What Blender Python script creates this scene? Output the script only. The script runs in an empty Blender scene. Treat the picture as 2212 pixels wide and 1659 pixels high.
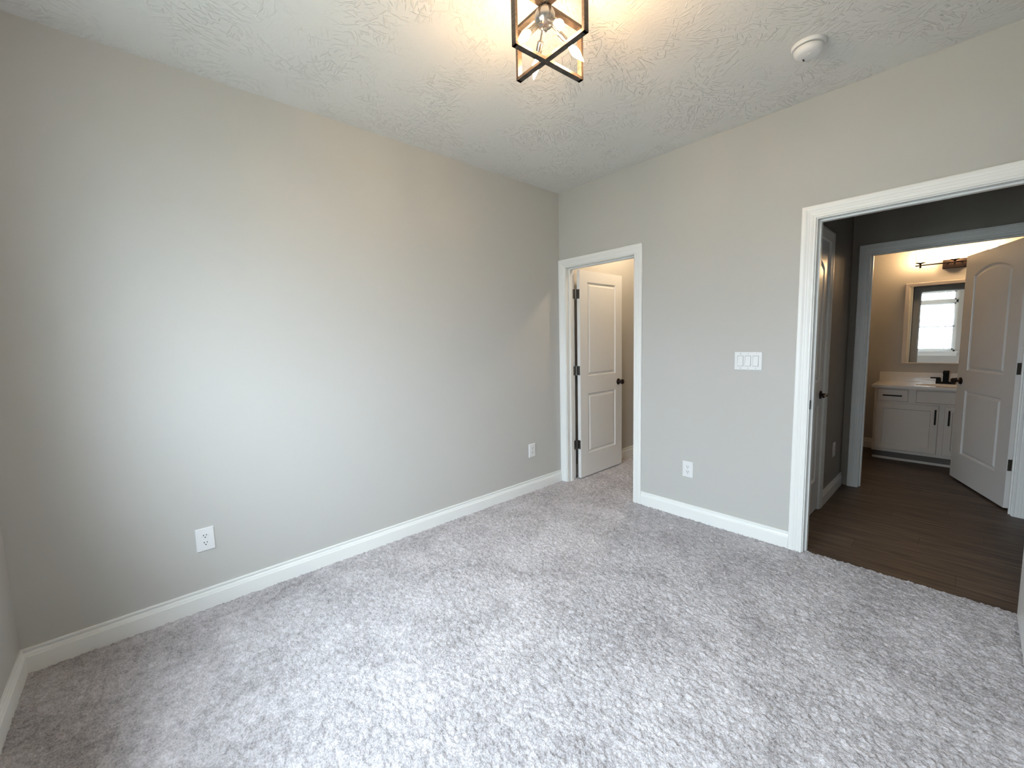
import bpy, bmesh, math, random
import numpy as np
from mathutils import Vector, Matrix

S = bpy.context.scene
COL = S.collection
PI = math.pi

# ------------------------------------------------------------------ camera
H = 2.724                      # ceiling height
f_px, W_px = 896.764, 2212
yaw, pitch, roll = 0.731075, -0.0993619, -0.0250181
cy_, sy_, cp_, sp_ = math.cos(yaw), math.sin(yaw), math.cos(pitch), math.sin(pitch)
fwd = Vector((sy_*cp_, cy_*cp_, sp_))
rgt = Vector((cy_, -sy_, 0.0))
upv = rgt.cross(fwd)
c_, s_ = math.cos(roll), math.sin(roll)
R3, U3 = c_*rgt + s_*upv, -s_*rgt + c_*upv
cam_d = bpy.data.cameras.new('camera')
cam = bpy.data.objects.new('camera', cam_d)
COL.objects.link(cam)
M = Matrix.Identity(4)
for i in range(3):
    M[i][0], M[i][1], M[i][2] = R3[i], U3[i], -fwd[i]
M[0][3], M[1][3], M[2][3] = -3.01964, -2.66008, 1.36468
cam.matrix_world = M
cam_d.sensor_fit = 'HORIZONTAL'
cam_d.sensor_width = 36.0
cam_d.lens = 36.0 * f_px / W_px
cam_d.clip_start = 0.02
S.camera = cam

# ------------------------------------------------------------------ exposure, sky, window light
S.view_settings.view_transform = 'Standard'
S.view_settings.look = 'None'
S.view_settings.gamma = 1.0
S.view_settings.use_curve_mapping = False
S.view_settings.exposure = 0.0

SKY = 63.0
world = bpy.data.worlds.new('overcast_sky')
S.world = world
world.use_nodes = True
wn = world.node_tree
wn.nodes.clear()
wo = wn.nodes.new('ShaderNodeOutputWorld')
wb = wn.nodes.new('ShaderNodeBackground')
wtc = wn.nodes.new('ShaderNodeTexCoord')
wsep = wn.nodes.new('ShaderNodeSeparateXYZ')
wr = wn.nodes.new('ShaderNodeValToRGB')
wr.color_ramp.elements[0].position = 0.0
wr.color_ramp.elements[0].color = (0.25, 0.285, 0.325, 1)
wr.color_ramp.elements[1].position = 1.0
wr.color_ramp.elements[1].color = (0.84, 0.95, 1.07, 1)
wn.links.new(wtc.outputs['Generated'], wsep.inputs[0])
wn.links.new(wsep.outputs['Z'], wr.inputs[0])
wn.links.new(wr.outputs[0], wb.inputs['Color'])
wb.inputs['Strength'].default_value = SKY
wn.links.new(wb.outputs[0], wo.inputs['Surface'])

WIN_Y0, WIN_Y1, WIN_Z0, WIN_Z1 = -2.37, -0.80, 0.93, 2.30   # the window opening in wall_left
pl = bpy.data.lights.new('window_daylight', 'AREA')          # portal: guides sky sampling through the window
pl.shape = 'RECTANGLE'
pl.size = WIN_Z1 - WIN_Z0
pl.size_y = WIN_Y1 - WIN_Y0
pl.cycles.is_portal = True
plo = bpy.data.objects.new('window_daylight', pl)
COL.objects.link(plo)
plo.location = (-3.61, (WIN_Y0+WIN_Y1)/2, (WIN_Z0+WIN_Z1)/2)
plo.rotation_euler = (0, -PI/2, 0)                            # shines towards +x
plo['kind'] = 'helper'

BULB_E = 385.0
BATH_E = 140.0
CLOSET_E = 820.0

# ------------------------------------------------------------------ materials
def nt(name):
    m = bpy.data.materials.new(name)
    m.use_nodes = True
    t = m.node_tree
    return m, t, t.nodes['Principled BSDF']

def node(t, typ, **kw):
    n = t.nodes.new(typ)
    for k, v in kw.items():
        if k in n.inputs:
            n.inputs[k].default_value = v
        else:
            setattr(n, k, v)
    return n

def simple(name, col, rough=0.5, metal=0.0, bump=0.0, bscale=200.0, spec=0.5, coat=0.0):
    m, t, b = nt(name)
    b.inputs['Base Color'].default_value = (*col, 1)
    b.inputs['Roughness'].default_value = rough
    b.inputs['Metallic'].default_value = metal
    b.inputs['Specular IOR Level'].default_value = spec
    b.inputs['Coat Weight'].default_value = coat
    if bump:
        tc = node(t, 'ShaderNodeTexCoord')
        nz = node(t, 'ShaderNodeTexNoise', Scale=bscale, Detail=3.0)
        bp = node(t, 'ShaderNodeBump', Strength=bump, Distance=0.002)
        t.links.new(tc.outputs['Object'], nz.inputs['Vector'])
        t.links.new(nz.outputs['Fac'], bp.inputs['Height'])
        t.links.new(bp.outputs[0], b.inputs['Normal'])
    return m

def emit(name, col, strength):
    m = bpy.data.materials.new(name)
    m.use_nodes = True
    t = m.node_tree
    t.nodes.clear()
    o = t.nodes.new('ShaderNodeOutputMaterial')
    e = t.nodes.new('ShaderNodeEmission')
    e.inputs[0].default_value = (*col, 1)
    e.inputs[1].default_value = strength
    t.links.new(e.outputs[0], o.inputs[0])
    return m

MAT = {}
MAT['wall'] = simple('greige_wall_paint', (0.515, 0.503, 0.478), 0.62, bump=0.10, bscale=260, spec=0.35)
MAT['hallwall'] = simple('shaded_hall_paint', (0.30, 0.275, 0.245), 0.6, bump=0.10, bscale=260, spec=0.35)  # wall paint copy, darkened so the hall's dimness is in its colour
MAT['trim'] = simple('white_trim_paint', (0.83, 0.83, 0.81), 0.34)
MAT['door'] = simple('white_door_paint', (0.80, 0.79, 0.775), 0.28, bump=0.03, bscale=180)
MAT['plastic'] = simple('white_plastic', (0.76, 0.76, 0.76), 0.35)
MAT['gapshade'] = simple('grey_gap_shade', (0.30, 0.30, 0.31), 0.5)  # grey that paints the shade of the gap round each rocker
MAT['slot'] = simple('dark_slot', (0.02, 0.02, 0.02), 0.6)
MAT['bronze'] = simple('oil_rubbed_bronze', (0.035, 0.022, 0.018), 0.38, metal=0.7)
MAT['hinge'] = simple('satin_nickel_hinge', (0.19, 0.18, 0.165), 0.36, metal=1.0)
MAT['pewter'] = simple('aged_pewter_strike', (0.10, 0.10, 0.10), 0.4, metal=0.9)
MAT['nickel'] = simple('brushed_nickel', (0.46, 0.45, 0.44), 0.26, metal=1.0)
MAT['black'] = simple('matte_black_metal', (0.006, 0.006, 0.007), 0.55, spec=0.15)
MAT['blackpull'] = simple('black_pull_metal', (0.006, 0.006, 0.007), 0.55, spec=0.15)
MAT['kick'] = simple('shaded_toe_board', (0.14, 0.115, 0.10), 0.6)  # cabinet tone darkened, the shade of the toe recess painted in
MAT['counter'] = simple('cultured_marble_white', (0.82, 0.80, 0.77), 0.16, coat=0.3)
MAT['cabinet'] = simple('white_cabinet_paint', (0.68, 0.62, 0.56), 0.42)
MAT['mirror'] = simple('mirror_silver', (0.90, 0.92, 0.92), 0.015, metal=1.0)
MAT['vinyl'] = simple('white_vinyl', (0.80, 0.82, 0.82), 0.4)
MAT['bark'] = simple('grey_bark', (0.16, 0.14, 0.13), 0.9, bump=0.5, bscale=30)
MAT['bulb'] = emit('warm_bulb_glow', (1.0, 0.64, 0.31), BULB_E)
MAT['bathbulb'] = emit('warm_bath_bulb_glow', (1.0, 0.64, 0.33), BATH_E)
MAT['closetbulb'] = emit('warm_closet_bulb_glow', (1.0, 0.77, 0.51), CLOSET_E)

def wood_black():
    m, t, b = nt('dark_wood_grain_metal')
    tc = node(t, 'ShaderNodeTexCoord')
    mp = node(t, 'ShaderNodeMapping'); mp.inputs['Scale'].default_value = (14, 14, 120)
    nz = node(t, 'ShaderNodeTexNoise', Scale=3.0, Detail=4.0)
    cr = node(t, 'ShaderNodeValToRGB')
    cr.color_ramp.elements[0].position = 0.38; cr.color_ramp.elements[0].color = (0.022, 0.016, 0.013, 1)
    cr.color_ramp.elements[1].position = 0.66; cr.color_ramp.elements[1].color = (0.085, 0.060, 0.046, 1)
    L = t.links.new
    L(tc.outputs['Object'], mp.inputs[0]); L(mp.outputs[0], nz.inputs['Vector'])
    L(nz.outputs['Fac'], cr.inputs[0]); L(cr.outputs[0], b.inputs['Base Color'])
    b.inputs['Roughness'].default_value = 0.42
    return m
MAT['cage'] = wood_black()

def glass(name, tint=(1, 1, 1), rough=0.0):
    m = bpy.data.materials.new(name)
    m.use_nodes = True
    t = m.node_tree
    t.nodes.clear()
    o = t.nodes.new('ShaderNodeOutputMaterial')
    mx = t.nodes.new('ShaderNodeMixShader')
    tr = t.nodes.new('ShaderNodeBsdfTransparent'); tr.inputs[0].default_value = (*tint, 1)
    gl = t.nodes.new('ShaderNodeBsdfGlossy'); gl.inputs['Roughness'].default_value = rough
    fr = t.nodes.new('ShaderNodeFresnel')
    L = t.links.new
    ge = t.nodes.new('ShaderNodeNewGeometry')                 # thin pane: the same Fresnel curve on both of its faces
    mr = t.nodes.new('ShaderNodeMapRange')
    mr.inputs['To Min'].default_value = 1.45; mr.inputs['To Max'].default_value = 1/1.45
    L(ge.outputs['Backfacing'], mr.inputs['Value']); L(mr.outputs[0], fr.inputs['IOR'])
    L(fr.outputs[0], mx.inputs[0]); L(tr.outputs[0], mx.inputs[1]); L(gl.outputs[0], mx.inputs[2])
    L(mx.outputs[0], o.inputs[0])
    return m
MAT['pane'] = glass('window_glass', (0.94, 0.97, 0.97))
MAT['shade'] = glass('clear_shade_glass', (0.97, 0.97, 0.96), 0.02)

def ceiling_mat():
    # white ceiling with hand-stomped "crow's foot" drywall texture: short raised strokes,
    # each patch of strokes turned its own way
    m, t, b = nt('stomped_white_ceiling')
    L = t.links.new
    b.inputs['Base Color'].default_value = (0.72, 0.71, 0.685, 1)
    b.inputs['Roughness'].default_value = 0.75
    b.inputs['Specular IOR Level'].default_value = 0.25
    tc = node(t, 'ShaderNodeTexCoord')
    hsum = None
    for k, (vs, st, off) in enumerate([(5.5, 1.0, 0.0), (8.0, 0.8, 3.7), (7.0, 0.9, 9.1)]):
        ofs = node(t, 'ShaderNodeVectorMath', operation='ADD'); ofs.inputs[1].default_value = (off, off*1.7, 0)
        L(tc.outputs['Object'], ofs.inputs[0])
        wob = node(t, 'ShaderNodeTexNoise', Scale=3.0, Detail=1.0)
        L(ofs.outputs[0], wob.inputs['Vector'])
        wsc = node(t, 'ShaderNodeVectorMath', operation='SCALE'); wsc.inputs['Scale'].default_value = 0.16
        L(wob.outputs['Color'], wsc.inputs[0])
        wad = node(t, 'ShaderNodeVectorMath', operation='ADD')
        L(ofs.outputs[0], wad.inputs[0]); L(wsc.outputs[0], wad.inputs[1])
        vo = node(t, 'ShaderNodeTexVoronoi', Scale=vs, voronoi_dimensions='2D')
        L(wad.outputs[0], vo.inputs['Vector'])
        sx = node(t, 'ShaderNodeSeparateColor')
        L(vo.outputs['Color'], sx.inputs[0])
        an = node(t, 'ShaderNodeMath', operation='MULTIPLY'); an.inputs[1].default_value = 6.283
        L(sx.outputs[0], an.inputs[0])
        ro = node(t, 'ShaderNodeVectorRotate', rotation_type='Z_AXIS')
        L(wad.outputs[0], ro.inputs['Vector']); L(an.outputs[0], ro.inputs['Angle'])
        mp = node(t, 'ShaderNodeMapping'); mp.inputs['Scale'].default_value = (11, 80, 1)
        L(ro.outputs[0], mp.inputs[0])
        nz = node(t, 'ShaderNodeTexNoise', Scale=1.0, Detail=1.5, noise_dimensions='2D')
        L(mp.outputs[0], nz.inputs['Vector'])
        mr = node(t, 'ShaderNodeMapRange', interpolation_type='SMOOTHSTEP')
        mr.inputs['From Min'].default_value = 0.63; mr.inputs['From Max'].default_value = 0.73
        mr.inputs['To Max'].default_value = st
        L(nz.outputs['Fac'], mr.inputs['Value'])
        if hsum is None:
            hsum = mr.outputs[0]
        else:
            mxn = node(t, 'ShaderNodeMath', operation='MAXIMUM')
            L(hsum, mxn.inputs[0]); L(mr.outputs[0], mxn.inputs[1])
            hsum = mxn.outputs[0]
    fine = node(t, 'ShaderNodeTexNoise', Scale=70.0, Detail=4.0)
    L(tc.outputs['Object'], fine.inputs['Vector'])
    fm = node(t, 'ShaderNodeMath', operation='MULTIPLY'); fm.inputs[1].default_value = 0.22
    L(fine.outputs['Fac'], fm.inputs[0])
    ad = node(t, 'ShaderNodeMath', operation='ADD')
    L(hsum, ad.inputs[0]); L(fm.outputs[0], ad.inputs[1])
    cl = node(t, 'ShaderNodeTexNoise', Scale=3.4, Detail=2.0)
    L(tc.outputs['Object'], cl.inputs['Vector'])
    cm = node(t, 'ShaderNodeMapRange', interpolation_type='SMOOTHSTEP')
    cm.inputs['From Min'].default_value = 0.36; cm.inputs['From Max'].default_value = 0.60
    cm.inputs['To Min'].default_value = 0.08
    L(cl.outputs['Fac'], cm.inputs['Value'])
    hm = node(t, 'ShaderNodeMath', operation='MULTIPLY')
    L(hsum, hm.inputs[0]); L(cm.outputs[0], hm.inputs[1])
    L(hm.outputs[0], ad.inputs[0])
    bp = node(t, 'ShaderNodeBump', Strength=0.75, Distance=0.005)
    L(ad.outputs[0], bp.inputs['Height'])
    L(bp.outputs[0], b.inputs['Normal'])
    return m
MAT['ceiling'] = ceiling_mat()

def carpet_mat():
    m, t, b = nt('grey_cut_pile_carpet')
    L = t.links.new
    tc = node(t, 'ShaderNodeTexCoord')
    tuft = node(t, 'ShaderNodeTexNoise', Scale=150.0, Detail=3.0)
    clump = node(t, 'ShaderNodeTexNoise', Scale=26.0, Detail=4.0, Roughness=0.65)
    lay = node(t, 'ShaderNodeTexNoise', Scale=3.2, Detail=3.0, Distortion=0.6)
    for n in (tuft, clump, lay):
        L(tc.outputs['Object'], n.inputs['Vector'])
    a = node(t, 'ShaderNodeMath', operation='MULTIPLY'); a.inputs[1].default_value = 0.42
    L(tuft.outputs['Fac'], a.inputs[0])
    c = node(t, 'ShaderNodeMath', operation='MULTIPLY_ADD'); c.inputs[1].default_value = 0.40
    L(clump.outputs['Fac'], c.inputs[0]); L(a.outputs[0], c.inputs[2])
    d = node(t, 'ShaderNodeMath', operation='MULTIPLY_ADD'); d.inputs[1].default_value = 0.26
    L(lay.outputs['Fac'], d.inputs[0]); L(c.outputs[0], d.inputs[2])
    cr = node(t, 'ShaderNodeValToRGB')
    cr.color_ramp.elements[0].position = 0.38; cr.color_ramp.elements[0].color = (0.20, 0.182, 0.182, 1)
    cr.color_ramp.elements[1].position = 0.68; cr.color_ramp.elements[1].color = (0.655, 0.622, 0.645, 1)
    L(d.outputs[0], cr.inputs[0])
    L(cr.outputs[0], b.inputs['Base Color'])
    b.inputs['Roughness'].default_value = 0.95
    b.inputs['Specular IOR Level'].default_value = 0.1
    b.inputs['Sheen Weight'].default_value = 0.15
    b.inputs['Sheen Roughness'].default_value = 0.6
    bp = node(t, 'ShaderNodeBump', Strength=0.9, Distance=0.006)
    L(tuft.outputs['Fac'], bp.inputs['Height'])
    L(bp.outputs[0], b.inputs['Normal'])
    return m
MAT['carpet'] = carpet_mat()

def plank_mat():
    m, t, b = nt('dark_brown_plank_floor')
    L = t.links.new
    tc = node(t, 'ShaderNodeTexCoord')
    mp = node(t, 'ShaderNodeMapping')
    mp.inputs['Rotation'].default_value = (0, 0, PI/2)
    mp.inputs['Location'].default_value = (0.53, 0.0, 0)
    L(tc.outputs['Object'], mp.inputs[0])
    br = node(t, 'ShaderNodeTexBrick', offset=0.0, squash=1.0)
    br.inputs['Scale'].default_value = 1.0
    br.inputs['Brick Width'].default_value = 1.22
    br.inputs['Row Height'].default_value = 0.155
    br.inputs['Mortar Size'].default_value = 0.0018
    br.inputs['Color1'].default_value = (0.058, 0.040, 0.030, 1)
    br.inputs['Color2'].default_value = (0.090, 0.066, 0.051, 1)
    br.inputs['Mortar'].default_value = (0.025, 0.018, 0.014, 1)
    sp = node(t, 'ShaderNodeSeparateXYZ')
    L(mp.outputs[0], sp.inputs[0])
    rw = node(t, 'ShaderNodeMath', operation='DIVIDE'); rw.inputs[1].default_value = 0.155
    fl = node(t, 'ShaderNodeMath', operation='FLOOR'); gm = node(t, 'ShaderNodeMath', operation='MULTIPLY'); gm.inputs[1].default_value = 0.381966
    fc = node(t, 'ShaderNodeMath', operation='FRACT'); sc = node(t, 'ShaderNodeMath', operation='MULTIPLY_ADD'); sc.inputs[1].default_value = 1.22
    cb_ = node(t, 'ShaderNodeCombineXYZ')
    L(sp.outputs['Y'], rw.inputs[0]); L(rw.outputs[0], fl.inputs[0]); L(fl.outputs[0], gm.inputs[0]); L(gm.outputs[0], fc.inputs[0])
    L(fc.outputs[0], sc.inputs[0]); L(sp.outputs['X'], sc.inputs[2]); L(sc.outputs[0], cb_.inputs['X']); L(sp.outputs['Y'], cb_.inputs['Y'])
    L(cb_.outputs[0], br.inputs['Vector'])
    mg = node(t, 'ShaderNodeMapping'); mg.inputs['Scale'].default_value = (1.8, 26, 1)
    L(mp.outputs[0], mg.inputs[0])
    gr = node(t, 'ShaderNodeTexNoise', Scale=1.6, Detail=5.0, Roughness=0.62, Distortion=0.4)
    L(mg.outputs[0], gr.inputs['Vector'])
    cr = node(t, 'ShaderNodeValToRGB')
    cr.color_ramp.elements[0].position = 0.34; cr.color_ramp.elements[0].color = (0.42, 0.39, 0.37, 1)
    cr.color_ramp.elements[1].position = 0.68; cr.color_ramp.elements[1].color = (1.75, 1.70, 1.66, 1)
    L(gr.outputs['Fac'], cr.inputs[0])
    mx = node(t, 'ShaderNodeMix', data_type='RGBA', blend_type='MULTIPLY')
    mx.inputs['Factor'].default_value = 1.0
    L(br.outputs['Color'], mx.inputs[6]); L(cr.outputs[0], mx.inputs[7])
    L(mx.outputs[2], b.inputs['Base Color'])
    b.inputs['Roughness'].default_value = 0.5
    bp = node(t, 'ShaderNodeBump', Strength=0.25, Distance=0.001)
    L(gr.outputs['Fac'], bp.inputs['Height'])
    L(bp.outputs[0], b.inputs['Normal'])
    return m
MAT['plank'] = plank_mat()

def lawn_mat():
    m, t, b = nt('dull_winter_grass')
    tc = node(t, 'ShaderNodeTexCoord')
    nz = node(t, 'ShaderNodeTexNoise', Scale=1.5, Detail=6.0)
    cr = node(t, 'ShaderNodeValToRGB')
    cr.color_ramp.elements[0].color = (0.12, 0.125, 0.10, 1)
    cr.color_ramp.elements[1].color = (0.24, 0.24, 0.21, 1)
    t.links.new(tc.outputs['Object'], nz.inputs['Vector'])
    t.links.new(nz.outputs['Fac'], cr.inputs[0])
    t.links.new(cr.outputs[0], b.inputs['Base Color'])
    b.inputs['Roughness'].default_value = 0.95
    return m
MAT['lawn'] = lawn_mat()

# ------------------------------------------------------------------ mesh helpers
class MB:
    def __init__(self):
        self.v, self.f = [], []
    def add(self, vs, fs):
        o = len(self.v)
        self.v += [tuple(p) for p in vs]
        self.f += [tuple(i + o for i in q) for q in fs]
        return self
    def box(self, x0, x1, y0, y1, z0, z1):
        x0, x1 = min(x0, x1), max(x0, x1); y0, y1 = min(y0, y1), max(y0, y1); z0, z1 = min(z0, z1), max(z0, z1)
        vs = [(x, y, z) for z in (z0, z1) for y in (y0, y1) for x in (x0, x1)]
        return self.add(vs, [(0, 2, 3, 1), (4, 5, 7, 6), (0, 1, 5, 4), (2, 6, 7, 3), (0, 4, 6, 2), (1, 3, 7, 5)])
    def slab(self, hx, hz, y0, y1, ch, cx=0.0, cz=0.0):
        # plate in the xz plane, back at y1, front at y0, front edge chamfered by ch
        vs = []
        for (a, b2, y) in ((hx, hz, y1), (hx, hz, y0 + ch), (hx - ch, hz - ch, y0)):
            vs += [(cx-a, y, cz-b2), (cx+a, y, cz-b2), (cx+a, y, cz+b2), (cx-a, y, cz+b2)]
        fs = [(3, 2, 1, 0)]
        for r in (0, 4):
            for i in range(4):
                j = (i+1) % 4
                fs.append((r+i, r+j, r+4+j, r+4+i))
        fs.append((8, 9, 10, 11))
        return self.add(vs, fs)
    def tube(self, p0, p1, r0, r1=None, n=16, cap=True):
        r1 = r0 if r1 is None else r1
        p0, p1 = Vector(p0), Vector(p1)
        d = (p1 - p0).normalized()
        a = d.orthogonal().normalized(); b = d.cross(a)
        vs = []
        for p, r in ((p0, r0), (p1, r1)):
            for i in range(n):
                t = 2*PI*i/n
                vs.append(p + (a*math.cos(t) + b*math.sin(t))*r)
        fs = [(i, (i+1) % n, n+(i+1) % n, n+i) for i in range(n)]
        if cap:
            fs.append(tuple(reversed(range(n)))); fs.append(tuple(range(n, 2*n)))
        return self.add(vs, fs)
    def lathe(self, prof, axis_o=(0, 0, 0), axis_d=(0, 0, 1), n=28):
        # prof: list of (radius, distance along the axis)
        o, d = Vector(axis_o), Vector(axis_d).normalized()
        a = d.orthogonal().normalized(); b = d.cross(a)
        vs, fs = [], []
        for r, h in prof:
            for i in range(n):
                t = 2*PI*i/n
                vs.append(o + d*h + (a*math.cos(t) + b*math.sin(t))*max(r, 1e-5))
        for k in range(len(prof)-1):
            for i in range(n):
                j = (i+1) % n
                fs.append((k*n+i, k*n+j, (k+1)*n+j, (k+1)*n+i))
        fs.append(tuple(reversed(range(n)))); fs.append(tuple((len(prof)-1)*n+i for i in range(n)))
        return self.add(vs, fs)
    def bar(self, p0, p1, w, h, up):
        # rectangular bar from p0 to p1; h measured along 'up', w across
        p0, p1 = Vector(p0), Vector(p1)
        d = (p1-p0).normalized(); up = Vector(up); s = d.cross(up).normalized(); u = s.cross(d)
        vs = []
        for p in (p0, p1):
            for a, b in ((-1, -1), (1, -1), (1, 1), (-1, 1)):
                vs.append(p + s*(a*w/2) + u*(b*h/2))
        return self.add(vs, [(3, 2, 1, 0), (4, 5, 6, 7), (0, 1, 5, 4), (1, 2, 6, 5), (2, 3, 7, 6), (3, 0, 4, 7)])
    def build(self, name, mat, parent=None, smooth=False, bevel=0.0):
        me = bpy.data.meshes.new(name)
        me.from_pydata(self.v, [], self.f)
        bm = bmesh.new(); bm.from_mesh(me)
        bmesh.ops.recalc_face_normals(bm, faces=bm.faces)
        bm.to_mesh(me); bm.free()
        me.materials.append(mat)
        if smooth:
            me.polygons.foreach_set('use_smooth', [True]*len(me.polygons))
            me.set_sharp_from_angle(angle=math.radians(38))
        o = bpy.data.objects.new(name, me)
        COL.objects.link(o)
        if parent:
            o.parent = parent
        if bevel:
            b = o.modifiers.new('edge', 'BEVEL'); b.width = bevel; b.segments = 2; b.limit_method = 'ANGLE'
        return o

def tag(o, label=None, cat=None, group=None, kind=None):
    if label: o['label'] = label
    if cat: o['category'] = cat
    if group: o['group'] = group
    if kind: o['kind'] = kind
    return o

def empty(name, loc, rz=0.0):
    o = bpy.data.objects.new(name, None)
    COL.objects.link(o)
    o.location = loc; o.rotation_euler = (0, 0, rz)
    o.empty_display_size = 0.05
    return o

def copy_tree(o, parent=None):
    c = o.copy(); COL.objects.link(c)
    if parent: c.parent = parent
    for ch in list(o.children):
        copy_tree(ch, c)
    return c

# ------------------------------------------------------------------ room shell
CL0, CL1 = -0.794, -0.078            # closet doorway, jamb faces (y)
BD0, BD1 = -2.909, -2.005            # bedroom doorway
BA0, BA1 = -2.908, -2.028            # bathroom doorway
HC0, HC1 = 0.245, 0.868              # hall closet doorway (x), in the hall's left wall
WT = 0.117                           # wall thickness
JT = 0.018                           # jamb board thickness
HEAD = 2.040                         # underside of the head jambs
HX = 1.690                           # hall far wall, hall face
BX = 1.805                           # hall far wall, bath face
BB = 3.470                           # bath back wall
HY = -1.900                          # hall left wall, hall face
TOP = H + 0.10
BOT = -0.03

def wall(name, boxes, label, mat='wall'):
    mb = MB()
    for b in boxes: mb.box(*b)
    o = mb.build(name, MAT[mat])
    return tag(o, label, 'wall', kind='structure')

wall('wall_back', [(-3.62, 3.59, 0.0, 0.12, BOT, TOP)], 'long plain greige wall with two outlets and a white baseboard')
wall('wall_left', [(-3.62, -3.5, -3.14, WIN_Y0, BOT, TOP), (-3.62, -3.5, WIN_Y1, 0, BOT, TOP),
                   (-3.62, -3.5, WIN_Y0, WIN_Y1, BOT, WIN_Z0), (-3.62, -3.5, WIN_Y0, WIN_Y1, WIN_Z1, TOP)],
     'greige window wall meeting the long wall at the dark corner')
wall('wall_front', [(-3.5, 0.0, -3.14, -3.02, BOT, TOP)], 'greige wall behind the open bedroom door')
wall('wall_right', [(0, WT, CL1 + JT, 0, BOT, TOP), (0, WT, BD1 + JT, CL0 - JT, BOT, TOP), (0, WT, -8.0, BD0 - JT, BOT, TOP),
                    (0, WT, CL0 - JT, CL1 + JT, HEAD + JT, TOP), (0, WT, BD0 - JT, BD1 + JT, HEAD + JT, TOP)],
     'greige wall holding the closet doorway, the switch plate and the wide doorway')
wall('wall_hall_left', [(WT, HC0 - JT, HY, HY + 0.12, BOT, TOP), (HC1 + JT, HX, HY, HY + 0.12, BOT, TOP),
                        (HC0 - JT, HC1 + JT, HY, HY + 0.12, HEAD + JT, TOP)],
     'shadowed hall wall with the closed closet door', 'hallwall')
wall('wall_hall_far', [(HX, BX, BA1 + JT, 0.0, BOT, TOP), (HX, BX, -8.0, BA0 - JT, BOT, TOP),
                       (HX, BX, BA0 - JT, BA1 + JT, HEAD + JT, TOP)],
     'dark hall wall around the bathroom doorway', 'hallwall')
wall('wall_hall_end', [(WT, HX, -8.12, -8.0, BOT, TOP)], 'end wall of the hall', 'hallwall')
wall('wall_bath_back', [(BB, BB + 0.12, -3.22, 0.0, BOT, TOP)], 'lamp lit bathroom wall behind the vanity')
wall('wall_bath_left', [(BX, BB, -1.55, -1.43, BOT, TOP)], 'bathroom side wall out of sight beyond the doorway')
wall('wall_bath_right', [(BX, BB, -3.22, -3.1, BOT, TOP)], 'bathroom side wall behind the open bathroom door')
wall('wall_closet_end', [(HC0 - 0.2, HC1 + 0.2, HY + 0.12 + 0.001, HY + 0.18, BOT, TOP)], 'wall behind the closed hall door')

tag(MB().box(-3.62, 3.59, -8.12, 0.12, H, TOP).build('ceiling', MAT['ceiling']),
    'white ceiling with hand stomped plaster texture', 'ceiling', kind='structure')

# carpet: a real, fine relief of tufts
def carpet():
    st = 0.005
    x = np.arange(-3.5, 1.45 + st/2, st); y = np.arange(-3.02, 0.0 + st/2, st)
    nx, ny = len(x), len(y)
    rng = np.random.default_rng(7)
    def blur(a, k):
        for _ in range(k):
            a = (a + np.roll(a, 1, 0) + np.roll(a, -1, 0) + np.roll(a, 1, 1) + np.roll(a, -1, 1))/5
        return a
    h = rng.normal(size=(nx, ny)); h1 = blur(h, 1); h1 /= h1.std()
    h2 = blur(rng.normal(size=(nx, ny)), 14); h2 /= h2.std()
    z = np.clip(0.0022*h1 + 0.0008*h2, -0.008, 0.006) - 0.001
    X, Y = np.meshgrid(x, y, indexing='ij')
    co = np.stack([X, Y, z], -1).reshape(-1, 3).astype(np.float32)
    I, J = np.meshgrid(np.arange(nx-1), np.arange(ny-1), indexing='ij')
    xc, yc = X[:-1, :-1] + st/2, Y[:-1, :-1] + st/2
    keep = (xc < 0) | ((xc < 0.033) & (yc > BD0 - 0.01) & (yc < BD1 + 0.01)) | ((yc > -1.78) & (xc > WT)) | ((xc >= 0) & (yc > CL0) & (yc < CL1))
    a = (I*ny + J)[keep]
    q = np.stack([a, a+ny, a+ny+1, a+1], -1).astype(np.int32)
    used = np.unique(q); remap = np.zeros(len(co), np.int32); remap[used] = np.arange(len(used))
    co = co[used]; q = remap[q]
    me = bpy.data.meshes.new('floor')
    me.vertices.add(len(co)); me.vertices.foreach_set('co', co.ravel())
    me.loops.add(q.size); me.loops.foreach_set('vertex_index', q.ravel())
    me.polygons.add(len(q)); me.polygons.foreach_set('loop_start', np.arange(0, q.size, 4, dtype=np.int32))
    me.update(calc_edges=True)
    me.polygons.foreach_set('use_smooth', np.ones(len(q), bool))
    me.materials.append(MAT['carpet'])
    o = bpy.data.objects.new('floor', me); COL.objects.link(o)
    return o
tag(carpet(), 'mottled light grey cut pile carpet', 'carpet', kind='structure')
tag(MB().box(-3.62, 3.59, -8.12, 0.12, -0.06, BOT).build('floor_slab', MAT['slot']), 'dark slab under the floors', 'floor', kind='structure')
tag(MB().box(0.026, BB, -8.0, HY + 0.12, BOT, -0.006).box(BX, BB, HY + 0.12, -1.55, BOT, -0.006).build('floor_hall', MAT['plank']),
    'dark brown plank floor of the hall and bathroom', 'floor', kind='structure')

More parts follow.
